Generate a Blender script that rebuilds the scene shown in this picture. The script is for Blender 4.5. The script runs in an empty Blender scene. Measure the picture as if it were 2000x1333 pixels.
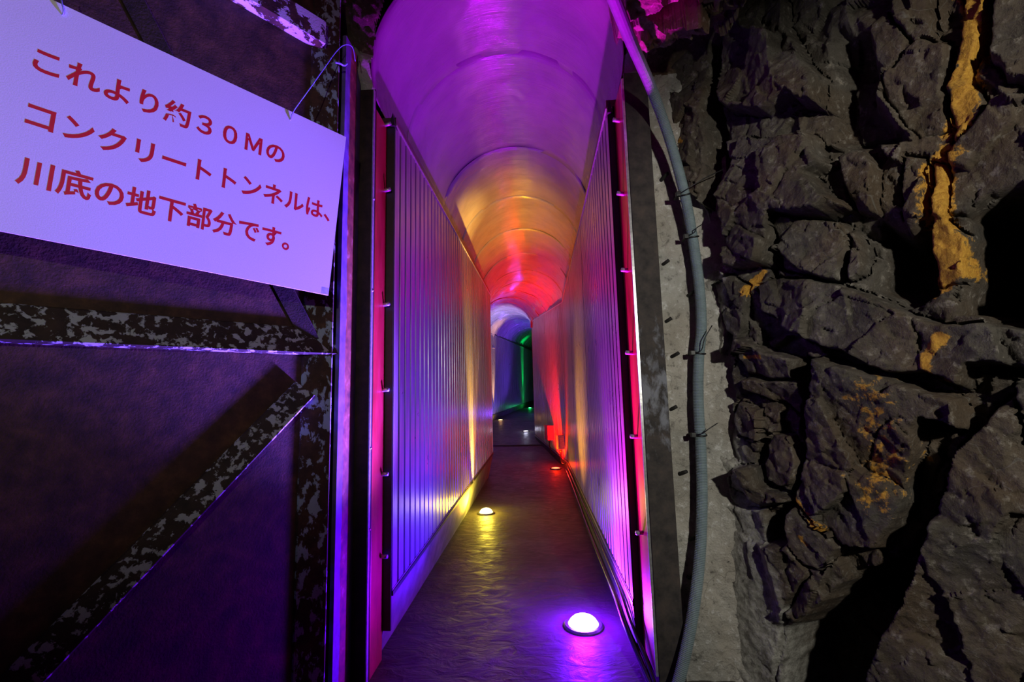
import bpy, bmesh, math, random
import numpy as np
from mathutils import Vector, Matrix

# ------------------------------------------------------------------ camera
sc = bpy.context.scene
COL = sc.collection
FPX = 889.0
EYE = np.array([0.0, 0.0, 0.95])
_y = np.array([.0619, -.122, -1.0]); _y /= np.linalg.norm(_y)
_z = np.array([-.199, 8.09, -1.0]); _z -= _z.dot(_y) * _y; _z /= np.linalg.norm(_z)
_x = np.cross(_y, _z)
CM = np.array([_x, _y, _z])
cam_d = bpy.data.cameras.new('camera')
cam_d.sensor_width = 36.0
cam_d.lens = 36.0 * FPX / 2000.0
cam_d.clip_start = 0.02
cam = bpy.data.objects.new('camera', cam_d)
COL.objects.link(cam)
mw = Matrix.Identity(4)
for i in range(3):
    for j in range(3):
        mw[i][j] = CM[i][j]
    mw[i][3] = EYE[i]
cam.matrix_world = mw
sc.camera = cam

def ray(px, py):
    return CM @ np.array([(px - 1000) / FPX, -(py - 666.5) / FPX, -1.0])

def onplane(px, py, P, N):
    r = ray(px, py); P = np.array(P, float); N = np.array(N, float)
    return EYE + r * ((P - EYE).dot(N) / r.dot(N))

# ------------------------------------------------------------------ world, exposure
w = bpy.data.worlds.new('world'); sc.world = w
w.use_nodes = True
w.node_tree.nodes['Background'].inputs[0].default_value = (0.6, 0.7, 1.0, 1)
w.node_tree.nodes['Background'].inputs[1].default_value = 0.0
sc.view_settings.view_transform = 'Standard'
sc.view_settings.look = 'None'
sc.view_settings.exposure = 0.0
sc.view_settings.gamma = 1.0
sc.view_settings.use_curve_mapping = False
sc.cycles.max_bounces = 7
sc.cycles.sample_clamp_indirect = 4.0
sc.cycles.use_denoising = True
sc.cycles.caustics_reflective = False
sc.cycles.caustics_refractive = False

def spot(name, loc, aim, col, power, size=160, blend=1.0, rad=0.03, parent=None):
    l = bpy.data.lights.new(name, 'SPOT')
    l.energy = power; l.color = col; l.spot_size = math.radians(size); l.spot_blend = blend
    l.shadow_soft_size = rad
    o = bpy.data.objects.new(name, l); COL.objects.link(o)
    o.location = loc
    o.rotation_euler = Vector(aim).to_track_quat('-Z', 'Y').to_euler()
    return o

def point(name, loc, col, power, rad=0.03):
    l = bpy.data.lights.new(name, 'POINT')
    l.energy = power; l.color = col; l.shadow_soft_size = rad
    o = bpy.data.objects.new(name, l); COL.objects.link(o); o.location = loc
    return o

# mine lamp that stands behind and to the right of the photographer
spot('mine_work_light', (0.78, -0.50, 1.42), (0.20, 2.0, -0.36), (1.0, .97, .86), 92.0, 72, .7, .03)
# weak unseen fill spot, added behind the camera to brighten the gate leaf
spot('gate_fill_spot', (-0.25, -0.60, 1.50), (-0.95, 2.0, -0.02), (1.0, .93, .80), 26.0, 64, .8, .02)

# ------------------------------------------------------------------ helpers
def link(o, parent=None):
    COL.objects.link(o)
    if parent is not None:
        o.parent = parent
    return o

def mesh_obj(name, verts, faces, mat, parent=None, smooth=False):
    me = bpy.data.meshes.new(name)
    me.from_pydata([tuple(map(float, v)) for v in verts], [], faces)
    me.validate()
    if smooth:
        for p in me.polygons: p.use_smooth = True
    if mat: me.materials.append(mat)
    return link(bpy.data.objects.new(name, me), parent)

def np_obj(name, V, Fq, mat, parent=None, smooth=True, attrs=None):
    me = bpy.data.meshes.new(name)
    n = len(V); f = len(Fq)
    me.vertices.add(n); me.vertices.foreach_set('co', np.asarray(V, np.float32).ravel())
    me.loops.add(f * 4); me.loops.foreach_set('vertex_index', np.asarray(Fq, np.int32).ravel())
    me.polygons.add(f)
    me.polygons.foreach_set('loop_start', np.arange(0, f * 4, 4, dtype=np.int32))
    me.polygons.foreach_set('use_smooth', np.full(f, smooth))
    if attrs:
        for k, a in attrs.items():
            at = me.attributes.new(k, 'FLOAT', 'POINT')
            at.data.foreach_set('value', np.asarray(a, np.float32))
    me.update(calc_edges=True)
    me.validate()
    if mat: me.materials.append(mat)
    return link(bpy.data.objects.new(name, me), parent)

def box_geo(x0, x1, y0, y1, z0, z1):
    V = [(x0,y0,z0),(x1,y0,z0),(x1,y1,z0),(x0,y1,z0),(x0,y0,z1),(x1,y0,z1),(x1,y1,z1),(x0,y1,z1)]
    Fc = [(0,3,2,1),(4,5,6,7),(0,1,5,4),(1,2,6,5),(2,3,7,6),(3,0,4,7)]
    return V, Fc

def box(name, b, mat, parent=None, bevel=0.0):
    V, Fc = box_geo(*b)
    o = mesh_obj(name, V, Fc, mat, parent)
    if bevel:
        bm = bmesh.new(); bm.from_mesh(o.data)
        bmesh.ops.bevel(bm, geom=bm.edges[:], offset=bevel, segments=2, affect='EDGES', profile=.6)
        bm.to_mesh(o.data); bm.free()
    return o

def empty(name, loc=(0,0,0)):
    o = bpy.data.objects.new(name, None); COL.objects.link(o); o.location = loc
    o.empty_display_size = .05
    return o

def tag(o, label, cat, group=None):
    o['label'] = label; o['category'] = cat
    if group: o['group'] = group
    return o

def struct(o):
    o['kind'] = 'structure'; return o

def adopt(child, parent):
    """parent keeping world placement (parent has only a translation)"""
    child.parent = parent
    child.matrix_parent_inverse = Matrix.Translation(parent.location).inverted()
    return child

def nest(child, part):
    child.parent = part          # the part itself sits at the world origin
    return child

def catmull(P, n):
    P = [np.array(p, float) for p in P]
    Q = [2*P[0]-P[1]] + P + [2*P[-1]-P[-2]]
    out = []
    for i in range(1, len(Q)-2):
        for k in range(n):
            t = k / n
            a, b, c, d = Q[i-1], Q[i], Q[i+1], Q[i+2]
            out.append(.5*((2*b)+(-a+c)*t+(2*a-5*b+4*c-d)*t*t+(-a+3*b-3*c+d)*t**3))
    out.append(P[-1])
    return np.array(out)

def tube(name, pts, r, mat, parent=None, seg=10, ripple=0.0, cap=True):
    pts = np.array(pts, float); n = len(pts)
    T = np.gradient(pts, axis=0); T /= np.linalg.norm(T, axis=1)[:, None]
    up = np.array([0.3, 0.2, 0.93]); 
    if abs(T[0].dot(up)) > .9: up = np.array([1.0, 0.1, 0.1])
    A = []; a = np.cross(T[0], up); a /= np.linalg.norm(a)
    for i in range(n):
        a = a - a.dot(T[i]) * T[i]; a /= np.linalg.norm(a); A.append(a.copy())
    A = np.array(A); B = np.cross(T, A)
    th = np.linspace(0, 2*math.pi, seg, endpoint=False)
    rr = np.full(n, r) if not ripple else r + ripple * (np.arange(n) % 2)
    V = pts[:, None, :] + rr[:, None, None] * (A[:, None, :]*np.cos(th)[None, :, None] + B[:, None, :]*np.sin(th)[None, :, None])
    V = V.reshape(-1, 3)
    i, j = np.meshgrid(np.arange(n-1), np.arange(seg), indexing='ij')
    a0 = (i*seg + j).ravel(); b0 = (i*seg + (j+1) % seg).ravel()
    Fq = np.stack([a0, b0, b0+seg, a0+seg], 1)
    o = np_obj(name, V, Fq, mat, parent, smooth=not ripple)
    if cap:
        bm = bmesh.new(); bm.from_mesh(o.data)
        bmesh.ops.holes_fill(bm, edges=[e for e in bm.edges if e.is_boundary], sides=0)
        bm.to_mesh(o.data); bm.free()
    return o

def resample(P, step):
    P = np.array(P, float); d = np.r_[0, np.cumsum(np.linalg.norm(np.diff(P, axis=0), axis=1))]
    s = np.arange(0, d[-1], step)
    return np.stack([np.interp(s, d, P[:, k]) for k in range(3)], 1)

# numpy noise -------------------------------------------------------
def hsh(i, j, k=0):
    i = np.asarray(i).astype(np.int64); j = np.asarray(j).astype(np.int64)
    h = (i * 374761393 + j * 668265263 + int(k) * 1442695041) & 0xffffffff
    h = ((h ^ (h >> 13)) * 1274126177) & 0xffffffff
    h = ((h ^ (h >> 16)) * 2246822519) & 0xffffffff
    return ((h ^ (h >> 15)) & 0xffffff) / float(0xffffff)

def vnoise(x, y, k=0):
    xi = np.floor(x); yi = np.floor(y); fx = x-xi; fy = y-yi
    fx = fx*fx*(3-2*fx); fy = fy*fy*(3-2*fy)
    a = hsh(xi, yi, k); b = hsh(xi+1, yi, k); c = hsh(xi, yi+1, k); d = hsh(xi+1, yi+1, k)
    return (a*(1-fx)+b*fx)*(1-fy)+(c*(1-fx)+d*fx)*fy - .5

def fbm(x, y, o=4, k=0):
    s = 0; a = 1.0
    for q in range(o):
        s = s + a*vnoise(x, y, k+q); x = x*2.03+3.1; y = y*2.03+1.7; a *= .5
    return s

def facets(x, y, cell, tilt, off, k=0):
    X = x/cell; Y = y/cell
    xi = np.floor(X); yi = np.floor(Y)
    best = np.full(X.shape, 1e9); sec = np.full(X.shape, 1e9); h = np.zeros(X.shape)
    for dx in (-1, 0, 1):
        for dy in (-1, 0, 1):
            cx = xi+dx; cy = yi+dy
            px = cx+hsh(cx, cy, k); py = cy+hsh(cx, cy, k+1)
            d = (X-px)**2+(Y-py)**2
            hh = (hsh(cx, cy, k+2)-.5)*off + cell*tilt*2*((hsh(cx, cy, k+3)-.5)*(X-px)+(hsh(cx, cy, k+4)-.5)*(Y-py))
            m = d < best
            sec = np.where(m, best, np.minimum(sec, d))
            h = np.where(m, hh, h); best = np.where(m, d, best)
    return h, np.sqrt(sec)-np.sqrt(best)

# ------------------------------------------------------------------ materials
class N:
    def __init__(s, name):
        s.m = bpy.data.materials.new(name); s.m.use_nodes = True
        s.t = s.m.node_tree; s.b = s.t.nodes['Principled BSDF']
        s._c = None
    def n(s, typ, **kw):
        o = s.t.nodes.new(typ)
        for k, v in kw.items():
            if k.startswith('i_'):
                key = k[2:]; key = int(key) if key.isdigit() else key
                o.inputs[key].default_value = v
            else: setattr(o, k, v)
        return o
    def l(s, a, b): s.t.links.new(a, b)
    def co(s, scale=(1,1,1), rot=(0,0,0), kind='Object'):
        tc = s.n('ShaderNodeTexCoord'); mp = s.n('ShaderNodeMapping')
        mp.inputs['Scale'].default_value = scale; mp.inputs['Rotation'].default_value = rot
        s.l(tc.outputs[kind], mp.inputs[0]); return mp.outputs[0]
    def noise(s, vec, scale, detail=4, rough=.55, dist=0):
        o = s.n('ShaderNodeTexNoise'); o.inputs['Scale'].default_value = scale
        o.inputs['Detail'].default_value = detail; o.inputs['Roughness'].default_value = rough
        o.inputs['Distortion'].default_value = dist
        s.l(vec, o.inputs['Vector']); return o.outputs['Fac']
    def ramp(s, fac, stops):
        o = s.n('ShaderNodeValToRGB'); e = o.color_ramp.elements
        e[0].position, e[0].color = stops[0][0], (*stops[0][1], 1)
        e[1].position, e[1].color = stops[-1][0], (*stops[-1][1], 1)
        for p, c in stops[1:-1]:
            q = e.new(p); q.color = (*c, 1)
        s.l(fac, o.inputs[0]); return o.outputs['Color']
    def mix(s, fac, a, b):
        o = s.n('ShaderNodeMix', data_type='RGBA')
        if isinstance(fac, float): o.inputs[0].default_value = fac
        else: s.l(fac, o.inputs[0])
        for v, k in ((a, 6), (b, 7)):
            if isinstance(v, tuple): o.inputs[k].default_value = (*v, 1)
            else: s.l(v, o.inputs[k])
        return o.outputs[2]
    def bump(s, h, strength=.4, dist=.01, prev=None):
        o = s.n('ShaderNodeBump'); o.inputs['Strength'].default_value = strength
        o.inputs['Distance'].default_value = dist
        s.l(h, o.inputs['Height'])
        if prev is not None: s.l(prev, o.inputs['Normal'])
        s.l(o.outputs[0], s.b.inputs['Normal']); return o.outputs[0]
    def set(s, **kw):
        for k, v in kw.items():
            k = {'base': 'Base Color', 'rough': 'Roughness', 'metal': 'Metallic', 'spec': 'Specular IOR Level',
                 'coat': 'Coat Weight', 'coatr': 'Coat Roughness', 'emis': 'Emission Color', 'emisw': 'Emission Strength',
                 'alpha': 'Alpha', 'trans': 'Transmission Weight', 'aniso': 'Anisotropic'}[k]
            if isinstance(v, tuple): s.b.inputs[k].default_value = (*v, 1)
            elif isinstance(v, (int, float)): s.b.inputs[k].default_value = v
            else: s.l(v, s.b.inputs[k])
        return s

def g(v): return (v, v, v)

def m_plain(name, c, rough=.5, metal=0.0, scale=60, var=.25, bump=.15):
    n = N(name); v = n.co(); f = n.noise(v, scale)
    n.set(base=n.ramp(f, [(.3, tuple(x*(1-var) for x in c)), (.7, tuple(min(1, x*(1+var)) for x in c))]), rough=rough, metal=metal)
    if bump: n.bump(f, bump, .002)
    return n.m

# concrete floor, damp and trowelled
n = N('damp_concrete_floor'); v = n.co(); vs = n.co((1.0, 1.9, 1))
f1 = n.noise(v, 3.0, 5); f2 = n.noise(vs, 9, 7, .6, 1.2); f3 = n.noise(v, 90, 3)
bc = n.ramp(f1, [(.3, (.045, .038, .036)), (.6, (.085, .072, .066)), (.8, (.14, .13, .12))])
n.set(base=bc, rough=n.ramp(f2, [(.3, g(.38)), (.7, g(.68))]), spec=.4)
b1 = n.bump(f2, .55, .012); n.bump(f3, .2, .002, b1)
M_FLOOR = n.m

# plinth concrete
n = N('plinth_concrete'); v = n.co(); f1 = n.noise(v, 8, 6); f2 = n.noise(v, 60, 4)
n.set(base=n.ramp(f1, [(.3, (.13, .12, .10)), (.7, (.30, .28, .24))]), rough=.7); n.bump(f2, .4, .004)
M_PLINTH = n.m
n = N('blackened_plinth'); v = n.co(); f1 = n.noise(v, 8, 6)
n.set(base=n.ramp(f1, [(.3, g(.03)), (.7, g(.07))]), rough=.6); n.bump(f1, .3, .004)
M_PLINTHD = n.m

# corrugated sheet
n = N('corrugated_sheet_metal'); v = n.co((1, 1, .06)); f1 = n.noise(v, 60, 3); v2 = n.co(); f2 = n.noise(v2, 5, 4)
n.set(base=n.ramp(f1, [(.3, (.26, .26, .27)), (.7, (.44, .44, .44))]), rough=n.ramp(f2, [(.3, g(.27)), (.7, g(.42))]), metal=.5)
n.bump(f1, .12, .002)
M_SHEET = n.m

# liner film
n = N('glossy_vault_liner')
uv = n.n('ShaderNodeUVMap'); mp = n.n('ShaderNodeMapping'); mp.inputs['Scale'].default_value = (1.6, 42, 1)
n.l(uv.outputs[0], mp.inputs[0])
mp2 = n.n('ShaderNodeMapping'); mp2.inputs['Scale'].default_value = (1.5, 2.2, 1); n.l(uv.outputs[0], mp2.inputs[0])
f1 = n.noise(mp.outputs[0], 2.2, 5, .65, .6); f2 = n.noise(mp2.outputs[0], 2.5, 2)
f3 = n.noise(mp2.outputs[0], 240, 2)
n.set(base=n.ramp(f2, [(.3, (.40, .38, .40)), (.7, (.50, .48, .50))]), rough=.11, spec=.8)
b1 = n.bump(f2, .5, .05); b2 = n.bump(f1, .6, .006, b1); n.bump(f3, .25, .003, b2)
M_LINER = n.m
n.b.inputs['Metallic'].default_value = .25

# rust steel
def m_rust(name,  dark=(.018, .011, .007), mid=(.05, .026, .013), hi=(.10, .05, .022), paint=None, cov=.5, scale=14, stretch=(1,1,1), zband=None):
    n = N(name); v = n.co(); f1 = n.noise(v, 22, 7, .65); f2 = n.noise(v, 160, 4)
    base = n.ramp(f1, [(.3, dark), (.52, mid), (.75, hi)])
    rgh = .75
    if paint:
        vs = n.co(stretch); fm = n.noise(vs, scale, 6, .62, .3)
        if zband:
            sz_ = n.n('ShaderNodeSeparateXYZ'); n.l(n.co(), sz_.inputs[0])
            d_ = n.n('ShaderNodeMath', operation='SUBTRACT'); n.l(sz_.outputs['Z'], d_.inputs[0]); d_.inputs[1].default_value = zband[0]
            a_ = n.n('ShaderNodeMath', operation='ABSOLUTE'); n.l(d_.outputs[0], a_.inputs[0])
            q_ = n.n('ShaderNodeMath', operation='MULTIPLY_ADD'); n.l(a_.outputs[0], q_.inputs[0]); q_.inputs[1].default_value = -zband[1]; q_.inputs[2].default_value = zband[2]
            s_ = n.n('ShaderNodeMath', operation='ADD'); n.l(q_.outputs[0], s_.inputs[0]); n.l(fm, s_.inputs[1]); fm = s_.outputs[0]
        msk = n.ramp(fm, [(cov, g(0)), (cov+(.16 if zband else .035), g(1))])
        col2 = n.mix(f1, tuple(x*.75 for x in paint), paint)
        base = n.mix(msk, base, col2)
        b1 = n.bump(msk, .5, .002); n.bump(f2, .3, .002, b1)
    else:
        n.bump(f2, .4, .003)
    n.set(base=base, rough=rgh, spec=.3)
    return n.m
M_RUST = m_rust('rusty_plate')
M_RUSTD = m_rust('dark_rusty_steel', (.012, .009, .007), (.03, .019, .013), (.055, .032, .02))
M_FLAKE = m_rust('flaking_pale_paint', (.012, .009, .007), (.03, .02, .013), (.05, .03, .02), paint=(.40, .45, .47), cov=.525, scale=42)
M_FLAKEB = m_rust('flaking_blue_grey_paint', paint=(.34, .44, .52), cov=.53, scale=36, stretch=(1, 1, .6))
M_FLAKEP = m_rust('steel_with_white_bloom', (.02, .018, .018), (.05, .042, .038), (.08, .06, .05), paint=(.22, .23, .26), cov=.50, scale=30, stretch=(1, 1, .5), zband=(.95, .9, .12))
M_FLAKEW = m_rust('flaking_white_paint', paint=(.55, .55, .58), cov=.47, scale=14)
M_FLANGE = m_rust('violet_primed_flange', (.10, .035, .02), (.20, .07, .03), (.32, .12, .05), paint=(.20, .16, .34), cov=.47, scale=5, stretch=(6, 6, .25))
n = N('striped_flange'); v = n.co(); f1 = n.noise(v, 26, 6); f0 = n.noise(n.co((1, 1, .5)), 14, 4)
sp_ = n.n('ShaderNodeSeparateXYZ'); n.l(v, sp_.inputs[0])
a_1 = n.n('ShaderNodeMath', operation='MULTIPLY_ADD'); n.l(f0, a_1.inputs[0]); a_1.inputs[1].default_value = .035; n.l(sp_.outputs['Y'], a_1.inputs[2])
rust_ = n.ramp(f1, [(.3, (.05, .018, .008)), (.6, (.20, .075, .025)), (.8, (.40, .26, .16))])
prim_ = n.ramp(f1, [(.3, (.07, .05, .16)), (.7, (.15, .10, .30))])
m_a = n.ramp(a_1.outputs[0], [(.0, g(0)), (1.0, g(0))])
mr = n.n('ShaderNodeMapRange'); mr.inputs['From Min'].default_value = 1.545+.0175-.006; mr.inputs['From Max'].default_value = 1.545+.0175; n.l(a_1.outputs[0], mr.inputs['Value'])
mr2 = n.n('ShaderNodeMapRange'); mr2.inputs['From Min'].default_value = 1.605+.0175; mr2.inputs['From Max'].default_value = 1.605+.0175-.006; n.l(a_1.outputs[0], mr2.inputs['Value'])
mm = n.n('ShaderNodeMath', operation='MULTIPLY'); n.l(mr.outputs[0], mm.inputs[0]); n.l(mr2.outputs[0], mm.inputs[1])
n.set(base=n.mix(mm.outputs[0], prim_, rust_), rough=.6); n.bump(f1, .4, .002)
M_FLANGE = n.m
# red primed
n = N('red_primed_steel'); v = n.co((1,1,.3)); f1 = n.noise(v, 16, 6, .6); f2 = n.noise(n.co(), 110, 4)
n.set(base=n.ramp(f1, [(.28, (.20, .008, .008)), (.5, (.38, .014, .022)), (.75, (.50, .03, .045))]), rough=.38, metal=.1)
n.bump(f2, .25, .002); M_RED = n.m
M_TRIM = m_plain('dark_trim', (.022, .024, .026), .55)
M_TRIMB = m_plain('brown_capping', (.14, .09, .07), .35, .4)
M_EDGE = m_plain('bright_edge_trim', (.55, .55, .56), .3, .7)
M_BOLT = m_plain('zinc_bolt', (.45, .45, .47), .35, .6)
M_PEG = m_plain('blackened_peg', (.012, .011, .010), .8)
M_TIE = m_plain('black_cable_tie', (.01, .01, .011), .45)
M_CABLE = m_plain('black_rubber_cable', (.012, .012, .014), .25)
M_COND = m_plain('grey_green_conduit', (.21, .27, .29), .38, 0, 30, .12, 0)
M_BOX = m_plain('grey_plastic_box', (.32, .30, .31), .45)
M_WIRE = m_plain('blue_wire', (.25, .3, .75), .4)
M_BEZEL = m_plain('steel_bezel', (.18, .18, .19), .3, .8)
n = N('sign_board'); v = n.co(); f = n.noise(v, 400, 3); f2 = n.noise(v, 4, 2)
n.set(base=n.ramp(f, [(.3, (.70, .70, .72)), (.7, (.80, .80, .82))]), rough=.45); n.bump(f, .12, .001); M_SIGN = n.m
M_LETTER = m_plain('red_lettering', (.62, .012, .02), .5, 0, 40, .08, 0)
M_BLUE = m_plain('blue_border_strip', (.012, .04, .50), .5, 0, 40, .08, 0)
M_TAPE = m_plain('clear_tape', (.45, .5, .5), .3)

def m_emit(name, c, s):
    n = N(name); n.set(base=(.02, .02, .02), emis=c, emisw=float(s)); return n.m

# rock
def m_rock(name, cols, ochre=True, scale=1.0, brown=.6):
    n = N(name); v = n.co()
    f1 = n.noise(v, 5*scale, 8, .6, .6); f2 = n.noise(v, 38, 8, .7); f3 = n.noise(v, 150, 5, .7); f4 = n.noise(v, 2.3, 4, .5, 1.0)
    base = n.ramp(f1, cols)
    base = n.mix(n.ramp(f4, [(.42, g(0)), (.62, g(brown))]), base, tuple(x*y for x, y in zip(cols[1][1], (1.35, .95, .6))))
    base = n.mix(n.ramp(f2, [(.55, g(0)), (.70, g(.6))]), base, tuple(min(1, x*2.2) for x in cols[-1][1]))
    base = n.mix(n.ramp(f2, [(.30, g(.75)), (.44, g(0))]), base, (.012, .010, .009))
    # thin mineral veins
    vo = n.n('ShaderNodeTexVoronoi', feature='DISTANCE_TO_EDGE'); vo.inputs['Scale'].default_value = 5.5
    ds = n.n('ShaderNodeVectorMath', operation='ADD'); nt = n.n('ShaderNodeTexNoise'); nt.inputs['Scale'].default_value = 7
    sc_ = n.n('ShaderNodeVectorMath', operation='SCALE'); sc_.inputs['Scale'].default_value = .25
    n.l(v, nt.inputs['Vector']); n.l(nt.outputs['Color'], sc_.inputs[0]); n.l(v, ds.inputs[0]); n.l(sc_.outputs[0], ds.inputs[1])
    n.l(ds.outputs[0], vo.inputs['Vector'])
    vm = n.n('ShaderNodeMath', operation='LESS_THAN'); vm.inputs[1].default_value = .006; n.l(vo.outputs['Distance'], vm.inputs[0])
    vf = n.n('ShaderNodeMath', operation='MULTIPLY'); n.l(vm.outputs[0], vf.inputs[0]); n.l(n.ramp(f4, [(.5, g(0)), (.58, g(.5))]), vf.inputs[1])
    base = n.mix(vf.outputs[0], base, (.16, .15, .13))
    if ochre:
        ga = n.n('ShaderNodeAttribute', attribute_name='grout')
        base = n.mix(ga.outputs['Fac'], base, n.mix(n.ramp(f2, [(.35, g(0)), (.6, g(1))]), (.15, .14, .12), n.ramp(f1, [(.25, (.26, .25, .22)), (.75, (.56, .545, .49))])))
        at = n.n('ShaderNodeAttribute', attribute_name='ochre')
        mu = n.n('ShaderNodeMath', operation='ADD'); n.l(at.outputs['Fac'], mu.inputs[0])
        m3 = n.n('ShaderNodeMath', operation='MULTIPLY_ADD'); n.l(f2, m3.inputs[0]); m3.inputs[1].default_value = 2.0; m3.inputs[2].default_value = -1.0
        n.l(m3.outputs[0], mu.inputs[1])
        msk = n.ramp(mu.outputs[0], [(.38, g(0)), (.55, g(1))])
        base = n.mix(msk, base, n.ramp(f3, [(.3, (.40, .17, .02)), (.6, (.62, .33, .04)), (.8, (.7, .42, .09))]))
    n.set(base=base, rough=n.ramp(f3, [(.3, g(.42)), (.7, g(.8))]), spec=.4)
    b1 = n.bump(f2, .8, .016); n.bump(f3, .55, .005, b1)
    return n.m
M_ROCK = m_rock('fractured_mine_rock', [(.25, (.024, .021, .018)), (.5, (.070, .060, .047)), (.75, (.165, .150, .128))])
M_CONC = m_rock('rough_grouted_concrete', [(.25, (.26, .255, .225)), (.5, (.42, .41, .37)), (.75, (.58, .57, .53))], ochre=False, brown=.15)
M_ROCKB = m_rock('brown_rock', [(.25, (.05, .037, .024)), (.5, (.12, .09, .06)), (.75, (.22, .175, .13))], ochre=False)

M_CRAG = m_rock('pale_brown_crag', [(.25, (.10, .075, .05)), (.5, (.20, .16, .12)), (.75, (.34, .30, .26))], ochre=False)

# ------------------------------------------------------------------ floor
FZ_Y = np.array([-2, 4, 5.5, 6.4, 7.65, 8.8, 9.7, 10.45, 14.8, 17.6])
FZ_Z = np.array([0, 0, .03, .07, .15, .26, .34, .42, .62, .70])
def fz(y): return float(np.interp(y, FZ_Y, FZ_Z))
LW = [(-.58, 1.78), (-.58, 5.5), (-1.19, 8.7), (-1.19, 9.9), (-.47, 14.8), (-.05, 17.5)]
LB = [.235, .30, .47, .53, .765, .86]
LT = [2.12, 2.225, 2.38, 2.42, 2.55, 2.6]
RW = [(.316, 1.78), (.316, 5.7), (-.115, 8.3), (-.09, 9.6), (.45, 14.8), (.85, 17.5)]
RB = [.20, .15, .27, .50, .765, .86]
RT = [2.14, 2.135, 2.33, 2.42, 2.55, 2.6]
def along(W, y):
    return float(np.interp(y, [p[1] for p in W], [p[0] for p in W]))
ys = np.r_[np.arange(-1.4, 4, .05), np.arange(4, 17.55, .1)]
V = []; nx = 49
for y in ys:
    if y < 1.72: x0, x1 = -1.75, 1.6
    else: x0, x1 = along(LW, y)-.16, along(RW, y)+.10
    for k in range(nx):
        x = x0+(x1-x0)*k/(nx-1)
        V.append((x, y, fz(y)))
V = np.array(V)
V[:, 2] += .006*fbm(V[:, 0]*2.2, V[:, 1]*1.8, 4, 11)
i, j = np.meshgrid(np.arange(len(ys)-1), np.arange(nx-1), indexing='ij')
a0 = (i*nx+j).ravel(); Fq = np.stack([a0, a0+1, a0+nx+1, a0+nx], 1)
floor = struct(np_obj('floor', V, Fq, M_FLOOR))
# metal sill across the floor
sl = empty('floor_sill', (-.5, 7.65, .15))
tag(sl, 'low dark sill strip across the tunnel floor before the bend', 'sill')
adopt(box('sill_plate', (-.98, .0, 7.62, 7.72, .13, .172), M_TRIM, None, .004), sl)

# ------------------------------------------------------------------ plinths under the cladding
def plinth(name, W, B, side, mat, off=.06):
    V = []; Fc = []
    n_ = 0
    for (x, y), b in zip(W, B):
        for t in np.linspace(0, 1, 2)[:1]:
            V += [(x - side*.004, y, b+.01), (x + side*off, y, fz(y)-.02), (x + side*(off+.12), y, fz(y)-.02), (x + side*.13, y, b+.01)]
    for k in range(len(W)-1):
        for q in range(4):
            a = k*4+q; b_ = k*4+(q+1) % 4
            Fc.append((a, b_, b_+4, a+4))
    Fc += [(0, 1, 2, 3), tuple(len(V)-4+q for q in (3, 2, 1, 0))]
    return struct(mesh_obj(name, V, Fc, mat))
plinth('baseboard_left', LW, LB, -1, M_PLINTH)
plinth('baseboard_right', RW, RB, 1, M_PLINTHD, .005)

# ------------------------------------------------------------------ corrugated cladding
def sheet_wall(name, W, B, T, side):
    root = struct(empty(name, (W[0][0], W[0][1], 0)))
    p = .085
    for k in range(len(W)-1):
        a = np.array(W[k]); b = np.array(W[k+1]); L = np.linalg.norm(b-a); d = (b-a)/L
        nrm = np.array([d[1], -d[0]])*(-1 if side < 0 else 1)      # away from the passage
        nrm = nrm*(-1)
        nrm = np.array([side*abs(d[1]), -side*d[0]*np.sign(d[1])])
        ns = max(1, round(L/.68)); sl_ = L/ns
        far = W[k][1] > 9.7
        pp = p if not far else .11
        nr = max(2, round(sl_/pp)); q = sl_/nr
        for s in range(ns):
            V = []; Fc = []
            prof = []
            for r_ in range(nr):
                u0 = s*sl_+r_*q
                prof += [(u0, 0), (u0+q*.70, 0), (u0+q*.74, .016), (u0+q*.94, .016)]
            prof.append((s*sl_+sl_, 0))
            lap = 0.0012*(s % 2)
            for u, h in prof:
                t = u/L
                P = a+d*u+nrm*(h+lap)
                V += [(P[0], P[1], B[k]+(B[k+1]-B[k])*t), (P[0], P[1], T[k]+(T[k+1]-T[k])*t)]
            for c in range(len(prof)-1):
                f = (2*c, 2*c+2, 2*c+3, 2*c+1)
                Fc.append(f if side > 0 else f[::-1])
            o = mesh_obj('cladding_sheet', V, Fc, M_SHEET)
            md = o.modifiers.new('thick', 'SOLIDIFY'); md.thickness = .002; md.offset = -1
            adopt(o, root)
            # screw heads along the foot of each sheet
        # capping and foot flashing
        def rail(nm, zt0, zt1, h, dp, mat, inn):
            V = []
            for P, z in ((a, zt0), (b, zt1)):
                for o1, o2 in ((-inn, 0), (dp, 0), (dp, h), (-inn, h)):
                    Q = P+nrm*o1; V.append((Q[0], Q[1], z+o2))
            Fc = [(0, 1, 5, 4), (1, 2, 6, 5), (2, 3, 7, 6), (3, 0, 4, 7), (0, 3, 2, 1), (4, 5, 6, 7)]
            adopt(mesh_obj(nm, V, Fc, mat), root)
        rail('cap_rail', T[k]-.002, T[k+1]-.002, .03, .10, M_TRIMB, .004)
        rail('cap_edge', T[k]-.010, T[k+1]-.010, .007, .02, M_EDGE, .007)
        rail('foot_flashing', B[k]-.014, B[k+1]-.014, .016, .05, M_TRIM if side < 0 else M_EDGE, .006)
    return root
wl = sheet_wall('wall_left', LW, LB, LT, -1)
wr = sheet_wall('wall_right', RW, RB, RT, 1)
# end wall and pale corner block
struct(box('wall_end', (-.5, 1.4, 17.5, 17.6, .5, 3.1), M_TRIM))
cb = adopt(box('corner_block', (-.135, -.095, 8.24, 8.30, 2.21, 2.34), M_PLINTH, None, .004), wr)

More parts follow.
